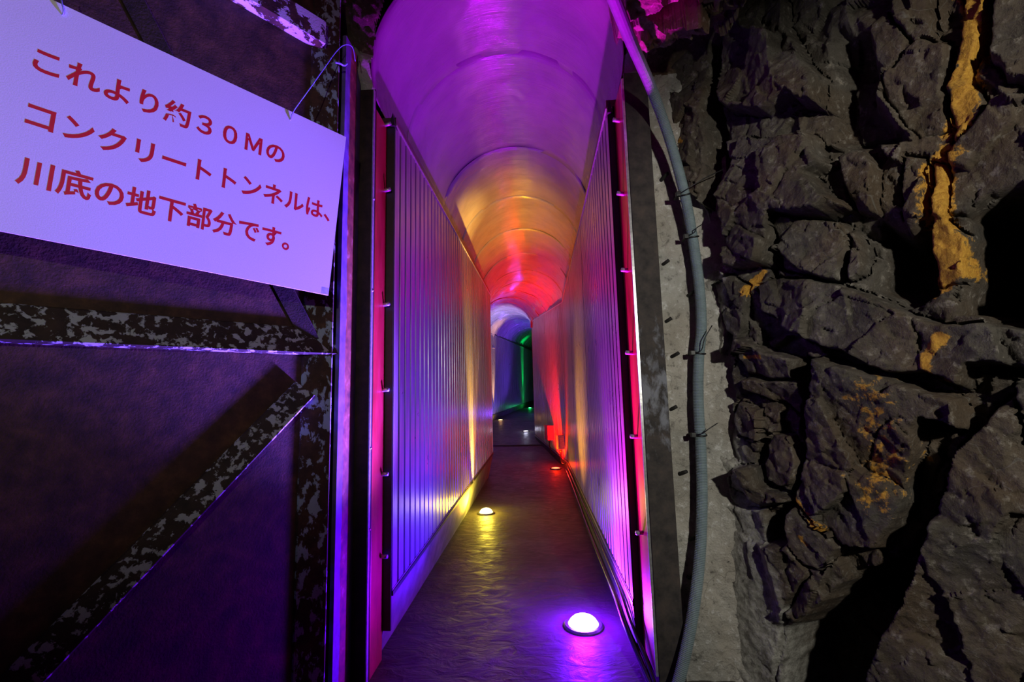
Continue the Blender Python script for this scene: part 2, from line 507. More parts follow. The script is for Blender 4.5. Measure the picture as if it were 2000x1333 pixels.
# ------------------------------------------------------------------ vault liner
CP = np.array([(1.68, -.138, 2.83, .515), (2.2, -.138, 2.785, .515), (3.0, -.135, 2.70, .512), (4.3, -.132, 2.62, .51), (5.3, -.132, 2.53, .505),
               (5.9, -.17, 2.50, .50), (7.0, -.38, 2.56, .50), (8.3, -.62, 2.68, .53), (9.7, -.63, 2.80, .58), (10.8, -.50, 2.86, .58), (14.8, .0, 2.95, .52), (17.55, .42, 3.0, .50)])
rings = [1.68, 2.2, 3.0, 3.7, 4.35, 4.95, 5.5, 6.05, 6.7, 7.35, 8.0, 8.7, 9.4, 10.1, 10.9, 11.8, 12.8, 13.8, 14.9, 16.2, 17.5]
ceil = struct(empty('ceiling', (-.13, 1.68, 2.3)))
TH = np.radians(np.linspace(-16, 196, 73))
for k in range(len(rings)-1):
    y0, y1 = rings[k], rings[k+1]+.03
    nn = 14
    YY = np.linspace(y0, y1, nn)
    V = []; UV = []
    for q, y in enumerate(YY):
        cx, cr, r = (np.interp(y, CP[:, 0], CP[:, c]) for c in (1, 2, 3))
        dx = (np.interp(y+.15, CP[:, 0], CP[:, 1]) - np.interp(y-.15, CP[:, 0], CP[:, 1]))/.3
        t = np.array([dx, 1.0]); t /= np.linalg.norm(t); nr_ = np.array([t[1], -t[0]])
        lip = -.0012+.0016*q/(nn-1) if k else 0.0     # each sheet laps below the next
        wr_ = np.clip((y-5.3)/.8, 0, 1)
        rr = r + lip + wr_*(.022*fbm(TH*3.5+q*.0, np.full(TH.shape, y*4.5), 3, 15)+.012*np.abs(fbm(TH*6, np.full(TH.shape, y*7.0), 2, 17))) + .007*fbm(TH*1.6+k*7.3, np.full(TH.shape, y*1.5), 3, 5) + .0015*fbm(TH*3, np.full(TH.shape, y*30), 2, 9)
        for th, r2 in zip(TH, rr):
            V.append((cx+nr_[0]*math.cos(th)*r2, y+nr_[1]*math.cos(th)*r2, cr-r+math.sin(th)*r2))
            UV.append((th*.5, y))
    m = len(TH)
    i, j = np.meshgrid(np.arange(nn-1), np.arange(m-1), indexing='ij')
    a0 = (i*m+j).ravel(); Fq = np.stack([a0, a0+m, a0+m+1, a0+1], 1)
    o = np_obj('liner_sheet', V, Fq, M_LINER)
    uvl = o.data.uv_layers.new(name='UVMap')
    li = np.zeros(len(o.data.loops), np.int32); o.data.loops.foreach_get('vertex_index', li)
    uvl.data.foreach_set('uv', np.array(UV, np.float32)[li].ravel())
    md = o.modifiers.new('thick', 'SOLIDIFY'); md.thickness = .003; md.offset = -1
    adopt(o, ceil)

# ------------------------------------------------------------------ floor lights
def floor_light(x, y, col, label, beams, low, rad=.055, white=(1, 1, 1), es=12, dome=.014, glowp=None):
    z = fz(y)+.002
    t = empty('floor_light', (x, y, z)); tag(t, label, 'floor light', 'round lights sunk in the tunnel floor')
    bm = bmesh.new()
    prof = [(rad*1.32, -.03), (rad*1.32, .004), (rad*1.22, .010), (rad*1.02, .010), (rad*1.0, .004), (rad*1.0, -.03)]
    S = 40; rings_ = []
    for r, h in prof:
        rings_.append([bm.verts.new((r*math.cos(2*math.pi*q/S), r*math.sin(2*math.pi*q/S), h)) for q in range(S)])
    for A, B in zip(rings_, rings_[1:]+rings_[:1]):
        for q in range(S): bm.faces.new((A[q], A[(q+1) % S], B[(q+1) % S], B[q]))
    bmesh.ops.recalc_face_normals(bm, faces=bm.faces)
    me = bpy.data.meshes.new('bezel'); bm.to_mesh(me); bm.free(); me.materials.append(M_BEZEL)
    link(bpy.data.objects.new('bezel', me), t)
    bm = bmesh.new(); last = None
    for k in range(6):
        r = rad*.99*math.cos(k/6*math.pi/2); h = .003+dome*math.sin(k/6*math.pi/2)
        ring = [bm.verts.new((r*math.cos(2*math.pi*q/S), r*math.sin(2*math.pi*q/S), h)) for q in range(S)]
        if last:
            for q in range(S): bm.faces.new((last[q], last[(q+1) % S], ring[(q+1) % S], ring[q]))
        last = ring
    c = bm.verts.new((0, 0, .003+dome))
    for q in range(S): bm.faces.new((last[q], last[(q+1) % S], c))
    me = bpy.data.meshes.new('lens'); bm.to_mesh(me); bm.free(); me.materials.append(m_emit('glowing_lens', white, es))
    for p in me.polygons: p.use_smooth = True
    link(bpy.data.objects.new('lens', me), t)
    for (aim, c, pw, size) in beams:
        o = spot('lamp', (x, y, z+dome+.012), aim, c or col, pw, size, 1.0, rad*.6)
        adopt(o, t)
    o = point('lamp_glow', (x, y, z+dome+.035), glowp or col, low, .03); adopt(o, t)
    return t

UP = (0, 0, 1)
floor_light(.149, 2.03, (.10, .0, 1.0), 'violet-white floor light nearest the entrance, glowing blue around it',
            [((-1.0, .12, .85), (.03, .0, 1.0), 240, 92), ((-.05, -.10, 1), (.66, .0, 1.0), 230, 76), ((.7, -.1, .8), (.45, .04, 1.0), 110, 125),
             ((-1.0, -.98, 1.5), (.19, .08, 1.0), 2500, 44), ((.10, -.42, 1), (.85, .0, .80), 420, 46), ((-.9, -.75, .35), (.16, .0, 1), 170, 62)], 30, .062, (.85, .75, 1), 7, .04, (.14, .0, 1))
floor_light(-.477, 3.89, (1, .50, .05), 'yellow floor light near the left cladding beyond the entrance',
            [((-.17, -.12, 1), (1, .52, .07), 1500, 25), ((0.03,.06,1), (1, .42, .0), 330, 46), ((-.50, -.9, .50), (1, .48, .05), 95, 56), ((.8, -.2, .7), (1, .40, .02), 330, 58)], 7, .055, (1, .95, .35), 7, .04, (1, .75, .05))
floor_light(.165, 5.87, (1, .02, .0), 'red floor light on the right before the bend',
            [((.10, .03, 1), (1, .03, .0), 300, 30), (UP, (1, .02, .0), 560, 95), ((.05, .75, 1), (1, .0, .0), 700, 84), ((-.8, -.3, 1), (1, .02, .02), 60, 80)], 1.2, .055, (1, .10, .04), 7, .012)
floor_light(-.30, 9.0, (.75, .75, 1), 'white floor light beyond the dark sill', [((-.1,.2,1), (.55, .5, 1), 600, 60)], 1.0, .055, (1, .9, 1), 7, .012)
floor_light(-.93, 10.6, (1, .50, .2), 'small yellow floor light at the foot of the far left wall', [((-.12, 0, 1), (1, .5, .22), 650, 28)], .6, .055, (1, .85, .25), 12, .012)
floor_light(-.33, 14.3, (.0, 1, .15), 'green floor light farthest down the tunnel', [((-.14, .05, 1), None, 650, 22), (UP, None, 25, 110)], 1.2, .055, (.1, 1, .3), 12, .012)
floor_light(-.93, 7.4, (.30, .0, 1), 'unseen purple floor light added round the left bend of the tunnel', [((-.05,.25,1), (.7, .0, 1), 30, 50), ((.0, 1, .9), (.25, .0, 1), 160, 60)], .3, .05, (.7, .3, 1), 20, .012)  # unseen light, added to supply the purple round the bend
floor_light(-.02, 12.3, (.1, .05, 1), 'added blue floor light out of sight beyond the right wall bend', [((0, -.6, 1), (.16, .05, 1), 420, 130)], .3, .05, (.3, .3, 1), 20, .012)  # added out of view to bring blue light onto the far section

# ------------------------------------------------------------------ entrance posts
def bolt(name, P, d, r=.007, L=.018, mat=None):
    d = np.array(d, float); d /= np.linalg.norm(d); P = np.array(P, float)
    return tube(name, [P-d*.004, P, P+d*.004, P+d*.0041, P+d*L], r, mat or M_BOLT, seg=6)
lp = empty('steel_post', (-.64, 1.64, 0)); tag(lp, 'rusty H-section steel post left of the lit passage, with pink inner face', 'post')
adopt(box('front_flange', (-.69, -.675, 1.50, 1.64, .0, 2.30), M_FLANGE, None, .002), lp)
lweb = adopt(box('web', (-.69, -.615, 1.64, 1.65, .0, 2.18), M_RUSTD), lp)
adopt(box('web_lip', (-.619, -.6145, 1.625, 1.64, .0, 2.17), M_BOLT), lp)
lif = adopt(box('inner_flange', (-.63, -.613, 1.65, 1.775, .0, 2.10), M_RED, None, .002), lp)
adopt(box('edge_angle', (-.612, -.581, 1.774, 1.785, .10, 2.10), M_TRIM), lp)
adopt(box('edge_angle_cap', (-.612, -.581, 1.770, 1.79, 2.10, 2.106), M_BOLT), lp)
for z in (2.10, 1.81, 1.33, .99, .67, .37):
    nest(bolt('bolt', (-.613, 1.755, z), (1, -.25, .05), .008, .026), lif)
for z in (1.72, 1.36, .78, .5): nest(bolt('small_bolt', (-.617, 1.64, z), (.4, -1, 0), .005, .008), lweb)
rp = empty('steel_post', (.39, 1.62, 0)); tag(rp, 'dark steel post right of the lit passage, beside grey conduit and pale concrete', 'post')
adopt(box('front_flange', (.352, .437, 1.60, 1.612, .0, 2.15), M_FLAKEP, None, .002), rp)
rif = adopt(box('inner_flange', (.342, .350, 1.613, 1.775, .05, 2.13), M_RED, None, .002), rp)
adopt(box('bright_lip', (.342, .3505, 1.603, 1.612, .05, 2.13), M_EDGE), rp)
adopt(box('back_flange', (.352, .437, 1.77, 1.782, .0, 2.15), M_RUSTD), rp)
adopt(box('edge_angle', (.319, .3405, 1.774, 1.785, .16, 2.10), M_TRIM), rp)
for z in (2.01, 1.71, 1.41, 1.10, .80, .47):
    nest(bolt('bolt', (.342, 1.68, z), (-1, -.25, .05), .008, .026), rif)
# pointed end pieces where cladding meets the vault
for sgn, x0, x1 in ((-1, -.60, -.575), (1, .311, .335)):
    V = [(x0, 1.76, 2.10), (x1, 1.76, 2.10), ((x0+x1)/2, 1.77, 2.165), (x0, 1.80, 2.10), (x1, 1.80, 2.10), ((x0+x1)/2, 1.80, 2.165)]
    adopt(mesh_obj('end_wedge', V, [(0, 1, 2), (3, 5, 4), (0, 2, 5, 3), (1, 4, 5, 2), (0, 3, 4, 1)], M_TRIM), lp if sgn < 0 else rp)

# ------------------------------------------------------------------ gate leaf (opened towards the viewer)
D = np.array([-.635, -.773, 0]); D /= np.linalg.norm(D)
NG = np.array([.773, -.635, 0]); NG /= np.linalg.norm(NG)
GP = np.array([-.708, 1.520, 0])                     # on the sheet
leaf = empty('steel_gate_leaf', tuple(GP)); tag(leaf, 'rusty braced steel gate leaf behind the hanging white sign', 'gate')
def gw(s, z, h): return GP + D*s + NG*h + np.array([0, 0, z])
def gpx(px, py, h=.0):
    q = onplane(px, py, GP+NG*h, NG); return float((q-GP).dot(D)), float(q[2])
def gbox(name, s0, s1, z0, z1, h0, h1, mat):
    V = [gw(s, z, h) for h in (h0, h1) for s, z in ((s0, z0), (s1, z0), (s1, z1), (s0, z1))]
    return adopt(mesh_obj(name, V, [(0, 1, 2, 3), (7, 6, 5, 4), (0, 4, 5, 1), (1, 5, 6, 2), (2, 6, 7, 3), (3, 7, 4, 0)], mat), leaf)
# sheet plates
gbox('plate', .01, 1.7, .06, 1.12, -.012, 0, M_RUST)
gbox('plate', .01, 1.7, 1.123, 2.60, -.012, 0, M_RUST)
def angle_iron(name, A, B, up, wide, low, hh, mat):
    """ridge bar from A to B (s,z); `up` = in-plane side of the wide face"""
    A = np.array(A); B = np.array(B); up = np.array(up, float); d = B-A; d /= np.linalg.norm(d)
    up = up-up.dot(d)*d; up /= np.linalg.norm(up)
    V = []
    for P in (A, B):
        for o_, h in ((wide, .0), (wide*.96, .006), (0, hh), (-.004, hh-.003), (-low, 0)):
            Q = P+up*o_; V.append(gw(Q[0], Q[1], h))
    Fc = [(k, (k+1) % 5, (k+1) % 5+5, k+5) for k in range(5)] + [(4, 3, 2, 1, 0), (5, 6, 7, 8, 9)]
    o = mesh_obj(name, V, Fc, mat)
    bm = bmesh.new(); bm.from_mesh(o.data); bmesh.ops.recalc_face_normals(bm, faces=bm.faces); bm.to_mesh(o.data); bm.free()
    return adopt(o, leaf)
H = .035
c = gpx(643, 690, H)
a_ = gpx(0, 662, H)
angle_iron('middle_rail', (0.0, c[1]), (1.6, c[1]+(a_[1]-c[1])/(a_[0]-c[0])*1.6), (0, 1), .085, .006, H, M_FLAKE)
c1 = gpx(614, 772, H); c2 = gpx(174, 1238, H); e = (np.array(c2)-np.array(c1))
angle_iron('brace', np.array(c1), np.array(c1)+e*1.35, (1, 1), .065, .008, H, M_FLAKE)
c1 = gpx(628, 672, H*.6); c2 = gpx(560, 540, H*.6); e = (np.array(c2)-np.array(c1))
angle_iron('brace', np.array(c1), np.array(c1)+e*6, (1, -1), .05, .008, H*.6, M_RUSTD)
s1 = gpx(643, 900, H)[0]; s2 = gpx(592, 900, H)[0]
stile = angle_iron('hinge_stile', (s1, .06), (s1-.0, 2.45), (1, 0), s2-s1, .012, H, M_FLAKEB)
t1 = gpx(632, 49, .03); t2 = gpx(553, 0, .03); sl_ = (t2[1]-t1[1])/(t2[0]-t1[0])
V = [gw(s, t1[1]+sl_*(s-t1[0])+dz, h) for h in (.0, .05) for s, dz in ((t1[0], -.085), (1.6, -.085), (1.6, .0), (t1[0], 0))]
adopt(mesh_obj('top_rail', V, [(0, 1, 2, 3), (7, 6, 5, 4), (0, 4, 5, 1), (1, 5, 6, 2), (2, 6, 7, 3), (3, 7, 4, 0)], M_FLAKEW), leaf)
for z in (.35, 1.12, 1.95):
    nest(tube('hinge_knuckle', [gw(-.012, z-.05, .012), gw(-.012, z, .012), gw(-.012, z+.05, .012)], .014, M_RUSTD, seg=12), stile)

# ------------------------------------------------------------------ sign
SP = np.array([-.61, 1.42, 0]); tr = onplane(676, 268, SP, NG)
sign = empty('hanging_sign', tuple(tr)); tag(sign, 'white board with three lines of red Japanese lettering hanging from the gate', 'sign')
sx = -D                                            # left to right
tilt = math.radians(-2.6)
ux = sx*math.cos(tilt)+np.array([0, 0, 1])*math.sin(tilt)
uy = -sx*math.sin(tilt)+np.array([0, 0, 1])*math.cos(tilt)
SM = Matrix(((ux[0], uy[0], NG[0], 0), (ux[1], uy[1], NG[1], 0), (ux[2], uy[2], NG[2], 0), (0, 0, 0, 1)))
sign.rotation_euler = SM.to_euler()
V, Fc = box_geo(-.90, 0, -.553, 0, -.004, 0)
# right edge slightly out of square as in the photo
V = [(x-.022*(y < -.3 and x > -.1)*1.0, y, z) for x, y, z in V]
mesh_obj('board', V, Fc, M_SIGN, sign)
V, Fc = box_geo(-.83, -.792, -.5529, -.035, -.001, .0001)
mesh_obj('blue_border', V, Fc, M_BLUE, sign)
V, Fc = box_geo(-.045, -.022, -.551, -.53, -.001, .0001)
mesh_obj('tape_corner', V, Fc, M_TAPE, sign)
def glyphs(txt):
    cu = bpy.data.curves.new('lettering', 'FONT'); cu.body = txt; cu.size = 1.0; cu.offset = .021; cu.resolution_u = 4; cu.extrude = 0
    t = bpy.data.objects.new('lettering_curve', cu); COL.objects.link(t)
    dg = bpy.context.evaluated_depsgraph_get(); dg.update()
    me = bpy.data.meshes.new_from_object(t.evaluated_get(dg)); me.name = 'character'
    bpy.data.objects.remove(t)
    co = np.zeros(len(me.vertices)*3, np.float32); me.vertices.foreach_get('co', co)
    return me, co.reshape(-1, 3)
def lettering(txt, x0, x1, yc, h):
    """flat printed characters, each one a part of the sign"""
    m_, co = glyphs(txt); mn, mx = co.min(0), co.max(0); bpy.data.meshes.remove(m_)
    m1, c1_ = glyphs('の'); m2, c2_ = glyphs('のの'); adv = c2_[:, 0].max()-c1_[:, 0].max()
    bpy.data.meshes.remove(m1); bpy.data.meshes.remove(m2)
    for k, ch in enumerate(txt):
        me, co = glyphs(ch)
        co[:, 0] = x0+(co[:, 0]+k*adv-mn[0])/(mx[0]-mn[0])*(x1-x0)
        co[:, 1] = yc+(co[:, 1]-(mn[1]+mx[1])/2)/(mx[1]-mn[1])*h
        co[:, 2] = .00009
        me.vertices.foreach_set('co', co.ravel()); me.update()
        me.materials.clear(); me.materials.append(M_LETTER)
        link(bpy.data.objects.new('character', me), sign)
# hanging wires
def spx(px, py, h): 
    q = onplane(px, py, SP+NG*h, NG)
    m = Matrix.Translation(sign.location) @ SM
    return np.array((m.inverted() @ Vector(q))[:])
for txt, A, B, yc, hh_ in (('これより約３０Ｍの', (63, 126), (556, 307), -.152, .064), ('コンクリートトンネルは、', (49, 233), (644, 428), -.283, .062),
                          ('川底の地下部分です。', (30, 347), (565, 479), -.412, .066)):
    lettering(txt, spx(*A, 0)[0], spx(*B, 0)[0], yc, hh_)
wp = [spx(567, 235, .001), spx(574, 216, .004), spx(600, 180, .0), spx(632, 135, -.03), spx(655, 103, -.05), spx(672, 88, -.05), spx(688, 92, -.06), spx(694, 120, -.08)]
tube('hanging_wire', catmull(wp, 6), .0016, M_WIRE, sign, seg=6)
wp = [spx(655, 122, -.05), spx(664, 124, -.05), spx(672, 128, -.055), spx(678, 124, -.055)]
tube('wire_knot', catmull(wp, 6), .0035, M_WIRE, sign, seg=6)
wp = [spx(122, 30, .001), spx(124, 20, .003), spx(120, 2, .0), spx(112, -40, -.03)]
tube('hanging_wire', catmull(wp, 6), .0016, M_WIRE, sign, seg=6)

# ------------------------------------------------------------------ rock and grout
A0 = np.array([.655, 1.69]); B0 = np.array([1.15, 1.0]); RD = (B0-A0)/np.linalg.norm(B0-A0)
RN = np.array([-abs(RD[1]), -RD[0]]); RN = RN/np.linalg.norm(RN)     # towards the viewer
def rpx(px, py):
    q = onplane(px, py, (A0[0], A0[1], 0), (RN[0], RN[1], 0))
    return np.array([(q[:2]-A0).dot(RD), q[2]])
st = .0042
S = np.arange(-.05, 1.75, st); Z = np.arange(-.05, 3.05, st)
s, z = np.meshgrid(S, Z, indexing='ij')
ws = s+.016*fbm(s*14, z*14, 4, 21)+.010*fbm(s*5, z*5, 2, 25); wz = z+.016*fbm(s*14, z*14, 4, 31)+.012*fbm(s*5, z*5, 2, 35)
blocks = [ # (polygon in photo pixels projected onto the wall plane, height, tilt along s, tilt along z)
 ([(1425,-60),(1535,-60),(1564,72),(1631,168),(1634,226),(1574,206),(1516,235),(1449,226),(1425,192),(1430,72)], .105, .10, -.12),
 ([(1732,-60),(1838,-60),(1835,91),(1866,101),(1804,144),(1756,48)], .075, -.2, .1),
 ([(1732,163),(1804,96),(1871,110),(1871,269),(1804,283),(1737,192)], .06, .1, .1),
 ([(1880,-50),(1935,-50),(1945,60),(1925,170),(1950,215),(1935,280),(1880,290),(1872,200),(1890,100)], .07, .1, 0),
 ([(1967,216),(2060,205),(2060,374),(1948,398),(1919,432),(1862,432),(1871,307)], .07, .15, .1),
 ([(1960,-50),(2080,-50),(2080,180),(1985,190),(1955,120)], .10, 0, .1),
 ([(1468,278),(1602,274),(1641,331),(1607,350),(1660,398),(1679,418),(1636,437),(1545,432),(1535,528),(1526,533),(1449,528),(1444,446),(1427,394),(1449,326)], .13, .10, -.10),
 ([(1535,432),(1660,442),(1679,475),(1660,562),(1545,533)], .095, .15, .05),
 ([(1646,312),(1713,302),(1732,336),(1727,422),(1684,422),(1660,355)], .075, .3, .1),
 ([(1670,446),(1708,480),(1708,542),(1670,562)], .085, .3, 0),
 ([(1780,312),(1828,317),(1823,442),(1790,461),(1770,384)], .06, .2, 0),
 ([(1838,320),(1866,330),(1872,440),(1905,470),(1905,555),(1850,572),(1828,520),(1832,400)], .065, .1, 0),
 ([(1500,560),(1545,540),(1720,580),(1790,605),(1860,632),(2080,640),(2080,720),(1939,710),(1925,765),(1884,737),(1840,727),(1763,732),(1697,699),(1625,677),(1560,640),(1505,606)], .125, .08, -.12),
 ([(1471,660),(1532,688),(1587,704),(1581,743),(1477,737),(1460,699)], .09, .2, .3),
 ([(1471,743),(1592,743),(1590,781),(1587,820),(1537,787),(1477,765)], .075, .1, .5),
 ([(1455,781),(1510,798),(1504,864),(1460,853),(1444,814)], .06, .3, -.2),
 ([(1515,847),(1565,847),(1587,908),(1565,963),(1510,930)], .085, .2, .1),
 ([(1444,908),(1504,908),(1510,941),(1576,979),(1510,990),(1438,952)], .095, .1, .3),
 ([(1625,699),(1757,732),(1840,765),(1917,781),(1917,847),(1840,820),(1812,908),(1801,985),(1752,1062),(1675,1067),(1576,979),(1581,930),(1592,864),(1609,781)], .12, .12, .10),
 ([(1510,1067),(1576,985),(1675,1067),(1631,1111)], .075, .1, .1),
 ([(1922,847),(2080,700),(2080,1450),(1640,1450),(1702,1333),(1840,1029),(1911,864)], .12, -.05, .03),
 ([(1340,974),(1510,996),(1609,1111),(1565,1150),(1537,1221),(1510,1450),(1300,1450),(1361,1200)], .065, .02, .02),
 ([(1300,60),(1420,40),(1412,300),(1405,420),(1345,335),(1300,200)], .085, -.1, -.1),
 ([(1395,560),(1450,540),(1490,560),(1470,650),(1450,720),(1425,640)], .06, .1, .1),
 ([(2010,740),(2300,740),(2300,1400),(2090,1400)], .12, 0, .05),
 ([(2080,100),(2500,0),(2500,700),(2080,640)], .11, 0, .05),
]
deep = [([(1915,432),(1960,400),(2080,380),(2080,640),(1985,632),(1900,618)], -.30),
        ([(1730,430),(1785,462),(1828,450),(1835,540),(1850,580),(1790,600),(1722,570)], -.13),
        ([(1640,60),(1720,60),(1735,200),(1800,290),(1640,290),(1640,180)], -.02),
        ([(1930,840),(1800,1060),(1660,1140),(1545,1221),(1530,1450),(1660,1450),(1702,1333),(1840,1035),(1915,870)], -.22),
        ([(1520,1000),(1570,985),(1560,1060),(1512,1060)], -.12),
        ([(1590,700),(1622,700),(1600,860),(1580,960),(1585,800)], -.10),
        ([(1425,640),(1450,660),(1440,800),(1450,900),(1425,900),(1418,760)], -.05),
        ([(1400,60),(1428,60),(1425,200),(1440,330),(1422,400),(1440,530),(1400,500)], -.06)]
def sdf(poly, x, y):
    d = np.full(x.shape, 1e9); inside = np.zeros(x.shape, bool); n_ = len(poly)
    for i_ in range(n_):
        a = poly[i_]; b = poly[(i_+1) % n_]; e = b-a; wx = x-a[0]; wy = y-a[1]
        t = np.clip((wx*e[0]+wy*e[1])/(e.dot(e)), 0, 1)
        d = np.minimum(d, (wx-e[0]*t)**2+(wy-e[1]*t)**2)
        cnd = ((a[1] <= y) & (b[1] > y)) | ((b[1] <= y) & (a[1] > y))
        with np.errstate(divide='ignore', invalid='ignore'):
            xx = a[0]+(y-a[1])/(b[1]-a[1])*(b[0]-a[0]) if b[1] != a[1] else a[0]
        inside ^= cnd & (x < xx)
    d = np.sqrt(d); return np.where(inside, d, -d)
fb, eb = facets(ws, wz*.8, .16, .35, .05, 3)
h = .045+fb*.9+.02*fbm(s*6, z*6, 3, 44)
ids = np.full(h.shape, -1)
for k, (pl, hh, ts, tz) in enumerate(blocks):
    P = np.array([rpx(*p) for p in pl]); c = P.mean(0)
    d = sdf(P, ws, wz)
    val = -.01+(hh+ts*(s-c[0])+tz*(z-c[1])+.01)*np.clip((d+.003)/.011, 0, 1)**.7
    m = (d > -.003) & (val > h-.05)
    h = np.where(m, np.maximum(val, h*.3), h); ids = np.where(m, k, ids)
for pl, hh in deep:
    P = np.array([rpx(*p) for p in pl]); d = sdf(P, ws, wz)
    t = np.clip((d+.004)/.03, 0, 1)
    h = np.where(d > -.004, h*(1-t)+hh*t, h)
    ids = np.where(d > 0.006, -1, ids)
f2_, e2_ = facets(ws*1.0+.15*z, wz*.8, .13, .50, .022, 13)
f3_, e3_ = facets(ws, wz+.3*s, .045, .36, .007, 23)
h = h+f2_*.75+f3_*.6+.006*fbm(s*40, z*40, 3, 55)
crack = np.clip((.035-e2_)/.035, 0, 1)*(vnoise(s*4, z*4, 61) > .12)
h = h-.010*crack
fade = np.clip((s-.0)/.10, 0, 1)*.0+1
och = np.zeros(h.shape)
for pl, wd, am in (([(1895,-30),(1908,30),(1925,100),(1912,160),(1905,220),(1890,262)], 15, 1.0),
               ([(1872,318),(1848,340),(1845,400),(1852,470),(1872,530),(1850,562)], 17, 1.0),
               ([(1888,480),(1898,540)], 8, .8),
               ([(1500,545),(1480,572)], 9, .8), ([(1870,660),(1850,700),(1860,735)], 9, .8),
               ([(1575,968),(1640,1035)], 4, .8), ([(1480,700),(1520,698)], 5, .6), ([(1355,285),(1362,292)], 7, .7),
               ([(1740,770),(1760,860),(1745,960)], 34, .42), ([(1600,1046),(1610,1060)], 7, .6)):
    P = np.array([rpx(*p) for p in pl]); wm = wd/640.0
    d = np.full(h.shape, 1e9)
    for a, b in zip(P[:-1], P[1:]):
        e = b-a; wx = ws-a[0]; wy = wz-a[1]; t = np.clip((wx*e[0]+wy*e[1])/e.dot(e), 0, 1)
        d = np.minimum(d, np.hypot(wx-e[0]*t, wy-e[1]*t))
    och = np.maximum(och, am*np.clip(1.25-d/wm*.7, 0, 1))
sx0 = np.interp(z, [rpx(1400, y_)[1] for y_ in (1333, 1150, 980, 750, 600, 480, 330, 100)], [rpx(x_, y_)[0] for x_, y_ in ((1560, 1333), (1550, 1150), (1500, 980), (1432, 750), (1436, 600), (1440, 480), (1350, 330), (1290, 100))])
grt = np.clip(.5+(sx0-s)/.03+1.2*fbm(s*22, z*22, 4, 140), 0, 1)
gk = np.clip((sx0-s)/.04, 0, 1)
h = h*(1-gk)+gk*(.01+.35*h+.012*fbm(s*14, z*14, 5, 150))
# base rock curves round behind the viewer past s=1.1
X = A0[0]+RD[0]*s+RN[0]*h; Yc = A0[1]+RD[1]*s+RN[1]*h
V = np.stack([X.ravel(), Yc.ravel(), z.ravel()], 1)
nz = len(Z)
i, j = np.meshgrid(np.arange(len(S)-1), np.arange(nz-1), indexing='ij')
a0 = (i*nz+j).ravel(); FQ = np.stack([a0, a0+nz, a0+nz+1, a0+1], 1)
fid = np.where(gk[:-1, :-1] > .5, -1, ids[:-1, :-1]).ravel(); ochv = och.ravel(); grv = grt.ravel()
rock = struct(empty('wall_rock', (A0[0], A0[1], 0)))
for k in range(-1, len(blocks)):
    sel = FQ[fid == k]
    if len(sel) < 30: continue
    u, inv = np.unique(sel.ravel(), return_inverse=True)
    o = np_obj('rock_face' if k < 0 else 'rock_block', V[u], inv.reshape(-1, 4), M_ROCK, None, True, {'ochre': ochv[u], 'grout': grv[u]})
    adopt(o, rock)

# grouted concrete and rock round the entrance
st = .006
Xs = np.arange(-1.15, .72, st); Zs = np.arange(-.05, 3.05, st)
x, z = np.meshgrid(Xs, Zs, indexing='ij')
f1_, e1_ = facets(x, z, .12, .30, .03, 71); f2_, _ = facets(x+.1*z, z, .04, .35, .006, 81)
hc = .010*fbm(x*9, z*9, 4, 91)+.006*fbm(x*40, z*40, 3, 95)
hr = f1_+f2_+.012*fbm(x*12, z*12, 4, 99)
top = np.clip((z-2.20)/.08, 0, 1)
rf = np.clip((x-.26)/.14, 0, 1)
hr = hr+.02+np.clip(z-2.22, 0, 1)*(.30+2.3*rf)
hr = np.minimum(hr, 1.0)
lump = .05*np.exp(-(((x+.66)/.05)**2+((z-2.23)/.06)**2)) + .04*np.exp(-(((x-.40)/.04)**2+((z-2.24)/.08)**2))
hh = hc*(1-top)+hr*top+lump
side = np.clip((x-.60)/.1, 0, 1)
hh = hh+side*.03
Yv = 1.672-hh*1.0
Yv = np.where((x > .44) & (z < 2.2), Yv-.0, Yv)
cz = 2.83-.515
hole = ((np.hypot(x+.131, z-cz+.06) < .492+.006*fbm(x*20, z*20, 2, 7)) & (z > cz-.2)) | ((x > -1.2) & (x < .432) & (z < 2.165+.02*fbm(x*18, z*18, 3, 8)))
V = np.stack([x.ravel(), Yv.ravel(), z.ravel()], 1)
nz = len(Zs)
i, j = np.meshgrid(np.arange(len(Xs)-1), np.arange(nz-1), indexing='ij')
a0 = (i*nz+j).ravel(); FQ = np.stack([a0, a0+nz, a0+nz+1, a0+1], 1)
hv = hole.ravel(); keep = ~(hv[FQ].any(1))
xc = V[FQ[:, 0], 0]; zc = V[FQ[:, 0], 2]
nzl = .05*fbm(xc*16, zc*16, 3, 120)
islump = (zc+nzl < 2.2) | ((np.abs(xc+.66) < .07+nzl) & (zc < 2.33+nzl)) | ((np.abs(xc-.41) < .035+nzl) & (zc < 2.27+nzl))
wb = struct(empty('wall_entrance', (.5, 1.68, 0)))
for nm, mk, mt in (('grout', keep & islump, M_CONC), ('rock_lintel', keep & ~islump, M_ROCKB)):
    sel = FQ[mk]; u, inv = np.unique(sel.ravel(), return_inverse=True)
    adopt(np_obj(nm, V[u], inv.reshape(-1, 4), mt, None, True), wb)

# rock overhead and behind, closing the mine chamber
n1 = 60
gx, gy = np.meshgrid(np.linspace(-1.9, 2.1, n1), np.linspace(-1.6, 1.75, n1), indexing='ij')
f_, _ = facets(gx, gy, .35, .3, .15, 110)
V = np.stack([gx.ravel(), gy.ravel(), (3.0-np.abs(f_)).ravel()], 1)
i, j = np.meshgrid(np.arange(n1-1), np.arange(n1-1), indexing='ij'); a0 = (i*n1+j).ravel()
struct(np_obj('ceiling_rock', V, np.stack([a0, a0+1, a0+n1+1, a0+n1], 1), M_ROCKB))

